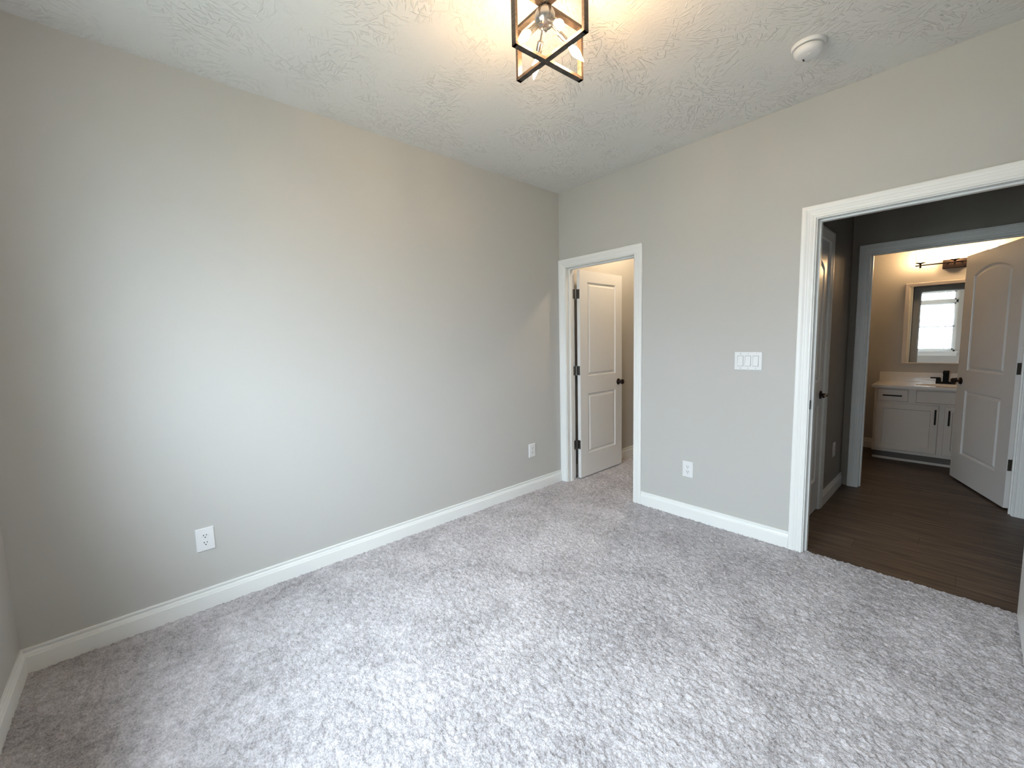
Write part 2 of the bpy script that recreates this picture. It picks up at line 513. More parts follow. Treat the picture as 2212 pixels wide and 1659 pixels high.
# ------------------------------------------------------------------ baseboards
BASE_P = [(0.0, 0.109), (0.0065, 0.109), (0.0085, 0.107), (0.0085, 0.0985), (0.0025, 0.0965), (0.0025, 0.0940), (0.0075, 0.090), (0.0100, 0.083),
          (0.0110, 0.0760), (0.0110, 0.0745), (0.0145, 0.0730), (0.0150, 0.0715), (0.0150, BOT), (0.0, BOT)]
def baseboard(name, p0, p1, nrm, m0=0, m1=0, label=''):
    # p0,p1: ends on the wall line (xy); nrm: unit normal into the room; m: +1 lengthens, -1 shortens with the depth (mitre)
    p0, p1, n = Vector((*p0, 0)), Vector((*p1, 0)), Vector((*nrm, 0))
    d = (p1-p0).normalized()
    vs = []
    for P, m, sg in ((p0, m0, -1), (p1, m1, 1)):
        for u, z in BASE_P:
            vs.append(P + n*u + d*(sg*m*u) + Vector((0, 0, z)))
    k = len(BASE_P)
    fs = [(i, (i+1) % k, k+(i+1) % k, k+i) for i in range(k)] + [tuple(range(k)), tuple(range(2*k-1, k-1, -1))]
    o = MB().add(vs, fs).build(name, MAT['trim'])
    return tag(o, label, 'baseboard', kind='structure')
CW = 0.0726                         # casing width
REV = 0.0055                        # reveal between jamb face and casing
baseboard('baseboard_back', (-3.5, 0), (-0.017, 0), (0, -1), -1, 0, 'white baseboard along the long plain wall')
baseboard('baseboard_left', (-3.5, -3.02), (-3.5, 0), (1, 0), 0, -1, 'white baseboard under the window wall beside the dark corner')
baseboard('baseboard_right', (0, CL0 - REV - CW), (0, BD1 + REV + CW), (-1, 0), 0, 0, 'white baseboard between the two doorways')
baseboard('baseboard_front', (-3.5, -3.02), (0, -3.02), (0, 1), -1, -1, 'white baseboard behind the open bedroom door')
baseboard('baseboard_closet', (WT, 0), (1.69, 0), (0, -1), 0, 0, 'baseboard inside the carpeted closet')
baseboard('baseboard_hall', (HC1 + REV + CW, HY), (HX, HY), (0, -1), 0, -1, 'baseboard on the shadowed hall wall by the outlet')
baseboard('baseboard_bath', (BB, -1.957), (BB, -1.55), (-1, 0), 0, 0, 'baseboard on the bathroom wall beside the vanity')

# ------------------------------------------------------------------ door frames (casing + jamb + stop)
CAS_P = [(0.0, 0.0), (0.0, 0.009), (0.004, 0.0115), (0.010, 0.0115), (0.0125, 0.0095), (0.015, 0.0105), (0.024, 0.0125), (0.030, 0.0125),
         (0.033, 0.0140), (0.040, 0.0150), (0.043, 0.0140), (0.047, 0.0155), (0.0530, 0.0170), (0.0660, 0.0170), (0.0705, 0.0160), (CW, 0.0120), (CW, 0.0)]
def casing(mb, a0, a1, top, place):
    # a0<a1: inner edges of the casing along the wall; place(a, d, z) maps to world
    ring = []
    for u, d in CAS_P:
        ring.append([place(a0-u, d, BOT), place(a0-u, d, top+u), place(a1+u, d, top+u), place(a1+u, d, BOT)])
    k = len(CAS_P); vs = [p for r in ring for p in r]; fs = []
    for i in range(k-1):
        for j in range(3):
            fs.append((i*4+j, (i+1)*4+j, (i+1)*4+j+1, i*4+j+1))
    for j in range(3):
        fs.append(((k-1)*4+j, j, j+1, (k-1)*4+j+1))
    mb.add(vs, fs)

def door_frame(name, axis, a0, a1, w0, w1, stop, label, sides=(0, 1), strike=None):
    # axis 'y': wall spans x in w0..w1 and the opening runs along y from a0 to a1; axis 'x': the other way round
    def P(a, w, z):
        return (w, a, z) if axis == 'y' else (a, w, z)
    root = empty(name, P((a0+a1)/2, w0, 0.0))
    tag(root, label, 'door frame', kind='structure')
    off = Vector(root.location)
    def fin(mb, nm, mat, parent=root, bevel=0.0):
        mb.v = [tuple(Vector(p)-off) for p in mb.v]
        return mb.build(nm, MAT[mat], parent, bevel=bevel)
    for s in sides:
        mb = MB()
        if s == 0: casing(mb, a0-REV, a1+REV, HEAD+REV, lambda a, d, z: P(a, w0-d, z))
        else: casing(mb, a0-REV, a1+REV, HEAD+REV, lambda a, d, z: P(a, w1+d, z))
        fin(mb, 'casing', 'trim')
    mb = MB()
    def bx(mb, aa, ab, wa, wb, za, zb):
        if axis == 'y': mb.box(wa, wb, aa, ab, za, zb)
        else: mb.box(aa, ab, wa, wb, za, zb)
    bx(mb, a0-JT, a0, w0, w1, BOT, HEAD); bx(mb, a1, a1+JT, w0, w1, BOT, HEAD); bx(mb, a0-JT, a1+JT, w0, w1, HEAD, HEAD+JT)
    fin(mb, 'jamb', 'trim')
    mb = MB(); s0, s1 = stop; t = 0.011
    bx(mb, a0, a0+t, s0, s1, BOT, HEAD-t); bx(mb, a1-t, a1, s0, s1, BOT, HEAD-t); bx(mb, a0, a1, s0, s1, HEAD-t, HEAD)
    fin(mb, 'door_stop', 'trim', bevel=0.002)
    if strike:
        mb = MB()
        bx(mb, strike[0], strike[1], strike[2], strike[3], 0.912, 0.968)
        fin(mb, 'strike_plate', 'pewter', bevel=0.0015)['label'] = 'dark metal strike plate'
    return root

door_frame('trim_1', 'y', CL0, CL1, 0.0, WT, (0.045, 0.080), 'white casing around the narrow closet doorway by the room corner')
door_frame('trim_2', 'y', BD0, BD1, 0.0, WT, (0.040, 0.075), 'white casing around the wide doorway to the hall',
           strike=(BD1-0.0025, BD1, -0.001, 0.030))
door_frame('trim_3', 'y', BA0, BA1, HX, BX, (HX+0.035, HX+0.070), 'white casing around the bathroom doorway across the hall')
door_frame('trim_4', 'x', HC0, HC1, HY, HY+0.12, (HY+0.040, HY+0.075), 'white casing around the closed hall door', sides=(0,))

# ------------------------------------------------------------------ panel doors
def inset_loop(pts, d):
    n = len(pts); out = []
    for i in range(n):
        p, a, b = Vector(pts[i]), Vector(pts[i-1]), Vector(pts[(i+1) % n])
        e0, e1 = (p-a).normalized(), (b-p).normalized()
        n0, n1 = Vector((-e0.y, e0.x)), Vector((-e1.y, e1.x))
        m = (n0+n1); m.normalize()
        out.append(p + m*(d/max(m.dot(n0), 0.3)))
    return out

PROF = [(0.0, 0.0), (0.002, 0.004), (0.013, 0.0125), (0.016, 0.0125), (0.036, 0.0015)]
def door_leaf_mesh(w, h, t, stile, panels):
    # panels, bottom to top: (z0, z_side, z_apex); a flat-topped panel has z_apex == z_side
    mb = MB()
    for y, sg in ((0.0, 1), (t, -1)):
        u0, u1 = stile, w-stile
        def P(u, z, d=0.0): return (u, y + sg*d, z)
        mb.add([P(0, 0), P(u0, 0), P(u0, h), P(0, h)], [(0, 1, 2, 3)])
        mb.add([P(u1, 0), P(w, 0), P(w, h), P(u1, h)], [(0, 1, 2, 3)])
        zprev = [(u0, 0.0), (u1, 0.0)]
        for z0, zs, za in panels:
            # rail under the panel
            lo = zprev; n = len(lo)
            hi = [(u0 + (u1-u0)*i/(n-1), z0) for i in range(n)]
            mb.add([P(*p) for p in lo] + [P(*p) for p in hi], [(i, i+1, n+i+1, n+i) for i in range(n-1)])
            if za > zs:
                k = 20; ch = (u1-u0)/2; sag = za-zs; R = (ch*ch+sag*sag)/(2*sag)
                tp = []
                for i in range(k+1):
                    u = u0 + (u1-u0)*i/k
                    tp.append((u, za - R + math.sqrt(max(R*R-(u-(u0+u1)/2)**2, 0))))
            else:
                tp = [(u0, zs), (u1, zs)]
            loop = [(u0, z0), (u1, z0)] + list(reversed(tp))
            prev = None
            for d, dep in PROF:
                L = inset_loop(loop, d) if d else [Vector(p) for p in loop]
                cur = [P(q.x, q.y, dep) for q in L]
                if prev:
                    m = len(cur)
                    mb.add(prev+cur, [(i, (i+1) % m, m+(i+1) % m, m+i) for i in range(m)])
                prev = cur
            mb.add(prev, [tuple(range(len(prev)))])
            zprev = tp
        lo = zprev; n = len(lo)
        hi = [(u0 + (u1-u0)*i/(n-1), h) for i in range(n)]
        mb.add([P(*p) for p in lo] + [P(*p) for p in hi], [(i, i+1, n+i+1, n+i) for i in range(n-1)])
    mb.add([(0, 0, 0), (0, t, 0), (0, t, h), (0, 0, h)], [(0, 1, 2, 3)])
    mb.add([(w, 0, 0), (w, t, 0), (w, t, h), (w, 0, h)], [(0, 1, 2, 3)])
    mb.add([(0, 0, 0), (w, 0, 0), (w, t, 0), (0, t, 0)], [(0, 1, 2, 3)])
    mb.add([(0, 0, h), (w, 0, h), (w, t, h), (0, t, h)], [(0, 1, 2, 3)])
    return mb

def knob_mesh(u, y, sg, z):
    # rosette, neck and rounded knob standing off the face at y in direction sg
    return MB().lathe([(0.0, 0.0), (0.033, 0.0), (0.033, 0.004), (0.028, 0.009), (0.014, 0.012), (0.011, 0.018), (0.011, 0.028),
                       (0.018, 0.033), (0.0255, 0.041), (0.0275, 0.050), (0.0245, 0.059), (0.015, 0.065), (0.0, 0.066)], (u, y, z), (0, sg, 0))

def lever_mesh(u, y, sg, z, way):
    mb = MB().lathe([(0.0, 0.0), (0.032, 0.0), (0.032, 0.004), (0.027, 0.009), (0.012, 0.011), (0.011, 0.045), (0.0, 0.046)], (u, y, z), (0, sg, 0))
    yy = y + sg*0.040
    pts = [(0.0, 0.0), (0.03, 0.004), (0.065, 0.003), (0.098, -0.004)]
    for (a, b), (c, d) in zip(pts[:-1], pts[1:]):
        mb.tube((u+way*a, yy, z+b), (u+way*c, yy, z+d), 0.0085, 0.0075, n=12)
    return mb

def panel_door(name, origin, rz, w, panels, stile, label, pin, knob_z=0.905, lever=None, knob_sides=(0, 1), jamb_leaf=None):
    h, t = 2.026, 0.035
    root = empty(name, origin, rz)
    tag(root, label, 'door', kind='structure')
    door_leaf_mesh(w, h, t, stile, panels).build('door_panel', MAT['door'], root)
    for zc in (1.80, 1.068, 0.335):
        mb = MB()
        mb.tube((pin[0], pin[1], zc-0.044), (pin[0], pin[1], zc+0.044), 0.0065, n=14)
        for e in (-1, 1):
            mb.tube((pin[0], pin[1], zc+e*0.044), (pin[0], pin[1], zc+e*0.048), 0.0045, n=12)
        ylo, yhi = (0.004, t-0.001) if pin[1] > t/2 else (0.001, t-0.004)
        mb.box(-0.0022, 0.0003, ylo, yhi, zc-0.044, zc+0.044)          # leaf on the door edge
        ye = yhi if pin[1] > t/2 else ylo
        mb.add([(-0.0022, ye, zc-0.044), (pin[0], pin[1]-0.002, zc-0.044), (pin[0], pin[1]-0.002, zc+0.044), (-0.0022, ye, zc+0.044),
                (0.0, ye, zc-0.044), (pin[0], pin[1]+0.002, zc-0.044), (pin[0], pin[1]+0.002, zc+0.044), (0.0, ye, zc+0.044)],
               [(0, 1, 2, 3), (7, 6, 5, 4), (0, 4, 5, 1), (3, 2, 6, 7), (0, 3, 7, 4), (1, 5, 6, 2)])
        if jamb_leaf:                                                    # leaf on the jamb
            x0, x1, y0, y1 = jamb_leaf
            mb.box(x0, x1, y0, y1, zc-0.044, zc+0.044)
        mb.build('hinge', MAT['hinge'], root, smooth=True)['label'] = 'satin metal butt hinge'
    for s in knob_sides:
        y, sg = (0.0, -1) if s == 0 else (t, 1)
        mb = lever_mesh(w-0.066, y, sg, knob_z, -1) if lever else knob_mesh(w-0.066, y, sg, knob_z)
        mb.build('door_handle', MAT['bronze'], root, smooth=True)['label'] = 'dark bronze door handle'
    mb = MB().box(w-0.0005, w+0.0012, 0.005, t-0.005, knob_z-0.028, knob_z+0.028).box(w, w+0.010, 0.011, t-0.011, knob_z-0.007, knob_z+0.007)
    mb.build('latch', MAT['bronze'], root)
    return root

SQ = [(0.232, 0.834, 0.834), (1.008, 1.918, 1.918)]
AR = [(0.243, 0.826, 0.826), (1.008, 1.838, 1.900)]
panel_door('door_1', (0.150, -0.121, 0.010), 0.0, 0.706, SQ, 0.118, 'white two panel closet door standing open inside the narrow doorway',
           (-0.012, 0.0385), knob_z=0.912, jamb_leaf=(-0.050, -0.012, 0.0395, 0.0425))
panel_door('door_2', (-0.012, -2.868, 0.012), PI, 0.900, AR, 0.155, 'white bedroom door swung back at the very edge of the doorway',
           (-0.009, 0.038))
panel_door('door_3', (1.829, -2.908, 0.010), math.radians(20.9), 0.858, AR, 0.155, 'white arched panel bathroom door standing ajar before the vanity',
           (-0.009, -0.004), jamb_leaf=(-0.035, -0.012, -0.004, -0.001))
panel_door('door_4', (HC0+0.002, HY+0.003, 0.008), 0.0, HC1-HC0-0.005, AR, 0.105, 'closed glossy door in the shadowed hall wall',
           (-0.001, -0.006), lever=True)

# ------------------------------------------------------------------ outlets, switch, detector
def outlet(name, loc, rz, label):
    root = empty(name, loc, rz)
    tag(root, label, 'outlet', 'duplex outlets on the walls')
    MB().slab(0.0405, 0.0615, -0.007, 0.0, 0.0035).build('cover_plate', MAT['plastic'], root)
    for zc in (0.0195, -0.0195):
        mb = MB(); n = 24; ring = []
        for i in range(n):
            a = 2*PI*i/n
            x, z = 0.0172*math.cos(a), 0.0172*math.sin(a)
            z = max(-0.0135, min(0.0135, z))
            ring.append((x, z))
        vs = [(x, -0.0065, z+zc) for x, z in ring] + [(x*0.95, -0.0088, z*0.95+zc) for x, z in ring]
        mb.add(vs, [(i, (i+1) % n, n+(i+1) % n, n+i) for i in range(n)] + [tuple(range(n, 2*n))])
        r = mb.build('receptacle', MAT['plastic'], root)
        sl = MB()
        sl.box(-0.0078, -0.0048, -0.0092, -0.0080, zc+0.0005, zc+0.0090)
        sl.box(0.0048, 0.0078, -0.0092, -0.0080, zc+0.0010, zc+0.0082)
        sl.tube((0, -0.0080, zc-0.0070), (0, -0.0092, zc-0.0070), 0.0030, n=12)
        sl.build('slots', MAT['slot'], r)
    MB().tube((0, -0.0065, 0), (0, -0.0080, 0), 0.0028, n=12).build('screw', MAT['plastic'], root)
    return root
outlet('wall_outlet', (-2.8355, 0.0, 0.374), 0.0, 'white outlet on the long wall, large and beside the dark corner')
outlet('wall_outlet', (-0.410, 0.0, 0.379), 0.0, 'white outlet on the long wall beside the closet doorway')
outlet('wall_outlet', (0.0, -1.262, 0.379), -PI/2, 'white outlet low on the wall below the switch plate')
outlet('wall_outlet', (1.345, HY, 0.385), 0.0, 'faint outlet in the dark hall near the bathroom casing')

sw = empty('light_switch', (0.0, -1.656, 1.204), -PI/2)
tag(sw, 'white three gang rocker switch plate between the two doorways', 'light switch')
MB().slab(0.0845, 0.0605, -0.007, 0.0, 0.003).build('cover_plate', MAT['plastic'], sw)
for k in (-1, 0, 1):
    xk = k*0.0462
    mb = MB()
    vs = [(xk-0.0165, -0.006, -0.033), (xk+0.0165, -0.006, -0.033), (xk+0.0165, -0.006, 0.033), (xk-0.0165, -0.006, 0.033),
          (xk-0.0155, -0.0125, -0.032), (xk+0.0155, -0.0125, -0.032), (xk+0.0155, -0.0078, 0.032), (xk-0.0155, -0.0078, 0.032)]
    mb.add(vs, [(0, 1, 5, 4), (1, 2, 6, 5), (2, 3, 7, 6), (3, 0, 4, 7), (4, 5, 6, 7), (3, 2, 1, 0)])
    rk = mb.build('rocker', MAT['plastic'], sw)
    MB().slab(0.0178, 0.0345, -0.0074, -0.0060, 0.0004, xk).build('rocker_gap_shade', MAT['gapshade'], rk)  # thin grey slab, painted shade in place of an open gap
    for zz in (-0.0485, 0.0485):
        MB().tube((xk, -0.0068, zz), (xk, -0.0080, zz), 0.0030, n=12).build('screw', MAT['nickel'], sw)

sd = empty('smoke_detector', (-0.551, -2.056, H))
tag(sd, 'round white smoke detector on the ceiling', 'smoke detector')
MB().lathe([(0.0, 0.0), (0.069, 0.0), (0.0695, -0.010), (0.066, -0.0155), (0.0, -0.0155)], n=48).build('base', MAT['plastic'], sd, smooth=True)
MB().lathe([(0.0, -0.0150), (0.055, -0.0150), (0.055, -0.0205), (0.0, -0.0205)], n=40).build('vent_gap', MAT['slot'], sd)
MB().lathe([(0.0, -0.0190), (0.0585, -0.0190), (0.060, -0.0225), (0.0580, -0.034), (0.052, -0.0435), (0.040, -0.0485), (0.0, -0.0500)], n=48).build('cover', MAT['plastic'], sd, smooth=True)
MB().lathe([(0.0, -0.0445), (0.011, -0.0490), (0.010, -0.0515), (0.0, -0.0518)], (-0.010, -0.010, 0), n=20).build('test_button', MAT['plastic'], sd, smooth=True)
MB().box(0.012, 0.030, 0.020, 0.026, -0.0505, -0.0465).build('sounder_slot', MAT['slot'], sd)

# ------------------------------------------------------------------ ceiling light
LC = Vector((-1.7985, -1.5305, 0))
LZ0, LZ1, LB = 2.400, 2.600, 0.016
cl = empty('ceiling_light', (LC.x, LC.y, H))
tag(cl, 'caged four bulb ceiling light with dark crossed frames, glowing', 'ceiling light')
MB().lathe([(0.0, 0.0), (0.062, 0.0), (0.062, -0.014), (0.052, -0.024), (0.0, -0.024)], n=40).build('canopy', MAT['nickel'], cl, smooth=True)
HUBZ = 2.553
MB().tube((0, 0, -0.02), (0, 0, HUBZ+0.03-H), 0.0065, n=14).build('stem', MAT['nickel'], cl, smooth=True)
hub_prof = [(0.0, 0.039)] + [(0.0385*math.sin(a), 0.0385*math.cos(a)) for a in np.linspace(0.12, PI-0.12, 20)] + [(0.0, -0.039)]
MB().lathe(hub_prof, (0, 0, HUBZ-H), n=36).build('hub', MAT['nickel'], cl, smooth=True)
MB().lathe([(0.0, -0.036), (0.009, -0.038), (0.008, -0.046), (0.0, -0.048)], (0, 0, HUBZ-H), n=18).build('finial', MAT['nickel'], cl, smooth=True)
A_, B_, C4, D_ = Vector((-1.950, -1.513)), Vector((-1.809, -1.725)), Vector((-1.602, -1.535)), Vector((-1.799, -1.377))
for P, Q, eps in ((A_, C4, 0.0), (B_, D_, 0.0012)):
    mid = (P+Q)/2
    dirv = (Q-P).normalized()
    half = 0.1735
    p0 = mid - dirv*half; p1 = mid + dirv*half
    mb = MB()
    c2 = Vector((LC.x, LC.y))
    shift = c2 - mid
    shift -= dirv*shift.dot(dirv)*1.0
    p0 += shift; p1 += shift
    wv, hv = 0.022, 0.011                                # flat bar: wide across, thin in the frame plane
    z0, z1 = LZ0+eps-H, LZ1-eps-H
    o2 = Vector((LC.x, LC.y))
    def L3(p, z): return Vector((p.x-o2.x, p.y-o2.y, z))
    mb.bar(L3(p0, z0+hv/2), L3(p1, z0+hv/2), wv, hv, (0, 0, 1))
    mb.bar(L3(p0, z1-hv/2), L3(p1, z1-hv/2), wv, hv, (0, 0, 1))
    dn = Vector((dirv.x, dirv.y, 0))
    for p, sg in ((p0, 1), (p1, -1)):
        q = L3(p, 0) + dn*(sg*hv/2)
        mb.bar(q + Vector((0, 0, z0)), q + Vector((0, 0, z1)), wv, hv, dn)
    mb.build('cage_frame', MAT['cage'], cl)
def bulb_prof(s=1.0):
    return [(0.0, 0.0), (0.0070*s, 0.0), (0.0085*s, 0.008*s), (0.0135*s, 0.020*s), (0.0165*s, 0.033*s), (0.0160*s, 0.045*s), (0.0120*s, 0.060*s),
            (0.0068*s, 0.074*s), (0.0028*s, 0.086*s), (0.0, 0.092*s)]
for az, ti, r in ((-180, 46, 0.070), (-112, 41, 0.068), (-20, 35, 0.070), (60, 34, 0.073)):
    a, t = math.radians(az), math.radians(ti)
    d = Vector((math.cos(t)*math.cos(a), math.cos(t)*math.sin(a), -math.sin(t)))
    hc = Vector((0, 0, HUBZ-H))
    arm = MB().tube(hc + d*0.034, hc + d*(r+0.004), 0.0042, n=12).build('arm', MAT['nickel'], cl, smooth=True)
    MB().lathe([(0.0, 0.0), (0.010, 0.0), (0.0115, 0.003), (0.0115, 0.052), (0.0095, 0.054), (0.0, 0.054)], hc + d*r, d, n=20).build('socket', MAT['nickel'], arm, smooth=True)
    MB().lathe(bulb_prof(0.88), hc + d*(r+0.052), d, n=20).build('bulb', MAT['bulb'], arm, smooth=True)['label'] = 'glowing flame shaped bulb'

# closet lamp (lights the closet)
kl = empty('closet_light', (0.80, -0.50, H))
tag(kl, 'bare bulb holder on the closet ceiling', 'ceiling light')
MB().lathe([(0.0, 0.0), (0.055, 0.0), (0.052, -0.018), (0.028, -0.035), (0.0, -0.035)], n=28).build('lampholder', MAT['plastic'], kl, smooth=True)
MB().lathe([(0.0, -0.034), (0.013, -0.036), (0.014, -0.055), (0.026, -0.080), (0.030, -0.100), (0.024, -0.122), (0.0, -0.130)], n=24).build('bulb', MAT['closetbulb'], kl, smooth=True)

# ------------------------------------------------------------------ bathroom
VX = 2.945                                          # face frame
VY0, VY1 = -2.995, -1.957
van = empty('vanity_cabinet', ((VX+BB)/2, (VY0+VY1)/2, 0.0))
tag(van, 'white bathroom vanity cabinet with black pulls beside the open door', 'cabinet')
vo = Vector(van.location)
def vb(mb): mb.v = [tuple(Vector(p)-vo) for p in mb.v]; return mb
vb(MB().box(VX+0.02, BB-0.003, VY0, VY0+0.016, 0.088, 0.784).box(VX+0.02, BB-0.003, VY1-0.016, VY1, 0.088, 0.784).box(VX+0.02, BB-0.003, VY0, VY1, 0.088, 0.104)
   .box(BB-0.010, BB-0.003, VY0, VY1, 0.088, 0.784).box(VX, VX+0.02, VY0, VY1, 0.088, 0.784).box(VX+0.075, BB-0.003, VY0+0.005, VY1-0.005, -0.006, 0.088)).build('body', MAT['cabinet'], van)
vb(MB().box(VX+0.060, VX+0.075, VY0+0.002, VY1-0.002, -0.006, 0.088)).build('toe_kick', MAT['kick'], van, bevel=0.003)
vb(MB().box(VX+0.045, VX+0.060, VY0+0.002, VY1-0.002, -0.006, 0.018)).build('shoe_strip', MAT['cabinet'], van, bevel=0.003)
FT = 0.019
def front(name, y0, y1, z0, z1, rail, pull):
    # shaker front: flat frame with a recessed field
    mb = MB()
    xo, xb = VX-FT, VX
    if rail:
        lv = [(y0, y1, z0, z1, xb), (y0, y1, z0, z1, xo+0.003), (y0+.003, y1-.003, z0+.003, z1-.003, xo),
              (y0+rail, y1-rail, z0+rail, z1-rail, xo), (y0+rail+.006, y1-rail-.006, z0+rail+.006, z1-rail-.006, xo+0.009)]
    else:
        lv = [(y0, y1, z0, z1, xb), (y0, y1, z0, z1, xo+0.006), (y0+.006, y1-.006, z0+.006, z1-.006, xo)]
    vs = []
    for a, b, c, d, x in lv:
        vs += [(x, a, c), (x, b, c), (x, b, d), (x, a, d)]
    fs = [(3, 2, 1, 0)]
    for r in range(len(lv)-1):
        for i in range(4):
            j = (i+1) % 4
            fs.append((r*4+i, r*4+j, r*4+4+j, r*4+4+i))
    k = (len(lv)-1)*4
    fs.append((k, k+1, k+2, k+3))
    o = vb(mb.add(vs, fs)).build(name, MAT['cabinet'], van)
    if pull:
        (ya, za), (yb, zb) = pull
        pm = MB()
        px = xo-0.028
        pm.bar((px, ya, za), (px, yb, zb), 0.012, 0.012, (1, 0, 0))
        for f in (0.12, 0.88):
            yy, zz = ya+(yb-ya)*f, za+(zb-za)*f
            pm.tube((px, yy, zz), (xo, yy, zz), 0.005, n=10)
        vb(pm).build('pull', MAT['blackpull'], o, bevel=0.0015)['label'] = 'black bar pull'
    return o
front('drawer', -2.225, -1.985, 0.641, 0.768, 0, ((-2.180, 0.705), (-2.027, 0.705)))
front('false_front', -2.668, -2.284, 0.641, 0.768, 0, None)
front('drawer', -2.967, -2.727, 0.641, 0.768, 0, ((-2.924, 0.705), (-2.770, 0.705)))
front('cabinet_door', -2.456, -1.977, 0.121, 0.620, 0.055, ((-2.434, 0.432), (-2.434, 0.584)))
front('cabinet_door', -2.975, -2.496, 0.121, 0.620, 0.055, ((-2.530, 0.432), (-2.530, 0.584)))

ct = empty('vanity_countertop', ((VX+BB)/2, (VY0+VY1)/2, 0.785))
tag(ct, 'white vanity top with backsplash and bowl', 'countertop')
co = Vector(ct.location)
def cb(mb): mb.v = [tuple(Vector(p)-co) for p in mb.v]; return mb
CY = -2.473
def top_mesh():
    # slab with an oval bowl pressed into it
    mb = MB()
    x0, x1, y0, y1, zt, zb = 2.905, BB, -3.012, -1.932, 0.812, 0.785
    bx, by, rx, ry = 3.165, CY, 0.150, 0.215
    n = 48
    rect, rim = [], []
    for i in range(n):
        a = 2*PI*i/n
        c, s = math.cos(a), math.sin(a)
        hx = (x1-bx) if c > 0 else (bx-x0); hy = (y1-by) if s > 0 else (by-y0)
        k = min(hx/abs(c) if abs(c) > 1e-9 else 1e9, hy/abs(s) if abs(s) > 1e-9 else 1e9)
        rect.append((bx+c*k, by+s*k, zt)); rim.append((bx+rx*c, by+ry*s, zt))
    for cx, cy2 in ((x0, y0), (x0, y1), (x1, y0), (x1, y1)):
        i = min(range(n), key=lambda q: (rect[q][0]-cx)**2+(rect[q][1]-cy2)**2); rect[i] = (cx, cy2, zt)
    rows = [rect, rim]
    for f, dz in ((0.93, -0.02), (0.80, -0.065), (0.55, -0.105), (0.2, -0.12)):
        rows.append([(bx+rx*f*math.cos(2*PI*i/n), by+ry*f*math.sin(2*PI*i/n), zt+dz) for i in range(n)])
    vs = [p for r in rows for p in r]; fs = []
    for k in range(len(rows)-1):
        for i in range(n):
            j = (i+1) % n
            fs.append((k*n+i, k*n+j, (k+1)*n+j, (k+1)*n+i))
    fs.append(tuple((len(rows)-1)*n+i for i in range(n)))
    mb.add(vs, fs)
    lo = [(x, y, zb) for x, y, _ in rect]
    mb.add(rect + lo, [(i, (i+1) % n, n+(i+1) % n, n+i) for i in range(n)])
    return mb
cb(top_mesh()).build('top_slab', MAT['counter'], ct)
cb(MB().box(BB-0.020, BB, -3.012, -1.930, 0.811, 0.920)).build('backsplash', MAT['counter'], ct, bevel=0.004)

fa = empty('faucet', (3.372, CY, 0.812))
tag(fa, 'matte black two handle faucet on the vanity top', 'faucet')
MB().box(-0.026, 0.026, -0.074, 0.074, 0.0, 0.020).build('base', MAT['black'], fa, bevel=0.004)
mb = MB().box(-0.020, 0.018, -0.022, 0.022, 0.018, 0.140)
mb.box(-0.125, 0.018, -0.022, 0.022, 0.112, 0.134)
mb.build('spout', MAT['black'], fa, bevel=0.003)
for s in (-1, 1):
    MB().box(-0.017, 0.017, s*0.054-0.019, s*0.054+0.019, 0.018, 0.055).box(-0.012, 0.012, s*0.054-0.015, s*0.054+s*0.062, 0.053, 0.066).build('handle', MAT['black'], fa, bevel=0.003)

mi = empty('vanity_mirror', (BB, CY, 1.02))
tag(mi, 'pale framed mirror above the vanity reflecting the window', 'mirror')
MX, MY0, MY1, MZ0, MZ1 = BB-0.022, -2.846, -2.104, 1.018, 1.908
mo = Vector(mi.location)
def mbk(mb): mb.v = [tuple(Vector(p)-mo) for p in mb.v]; return mb
mbk(MB().box(BB-0.012, BB-0.009, MY0+0.006, MY1-0.006, MZ0+0.006, MZ1-0.006)).build('glass', MAT['mirror'], mi)
FW = 0.040
mb = MB()
vs = []
for (i0, dx) in ((0.0, 0.0), (0.0, 0.018), (0.006, 0.022), (FW-0.006, 0.018), (FW, 0.011)):
    b = min(i0, i0*0.3)
    vs += [(BB-dx, MY0+i0, MZ0+b), (BB-dx, MY1-i0, MZ0+b), (BB-dx, MY1-i0, MZ1-i0), (BB-dx, MY0+i0, MZ1-i0)]
fs = []
for r in range(4):
    for i in range(4):
        j = (i+1) % 4
        fs.append((r*4+i, r*4+j, r*4+4+j, r*4+4+i))
mbk(mb.add(vs, fs)).build('mirror_frame', MAT['cabinet'], mi)

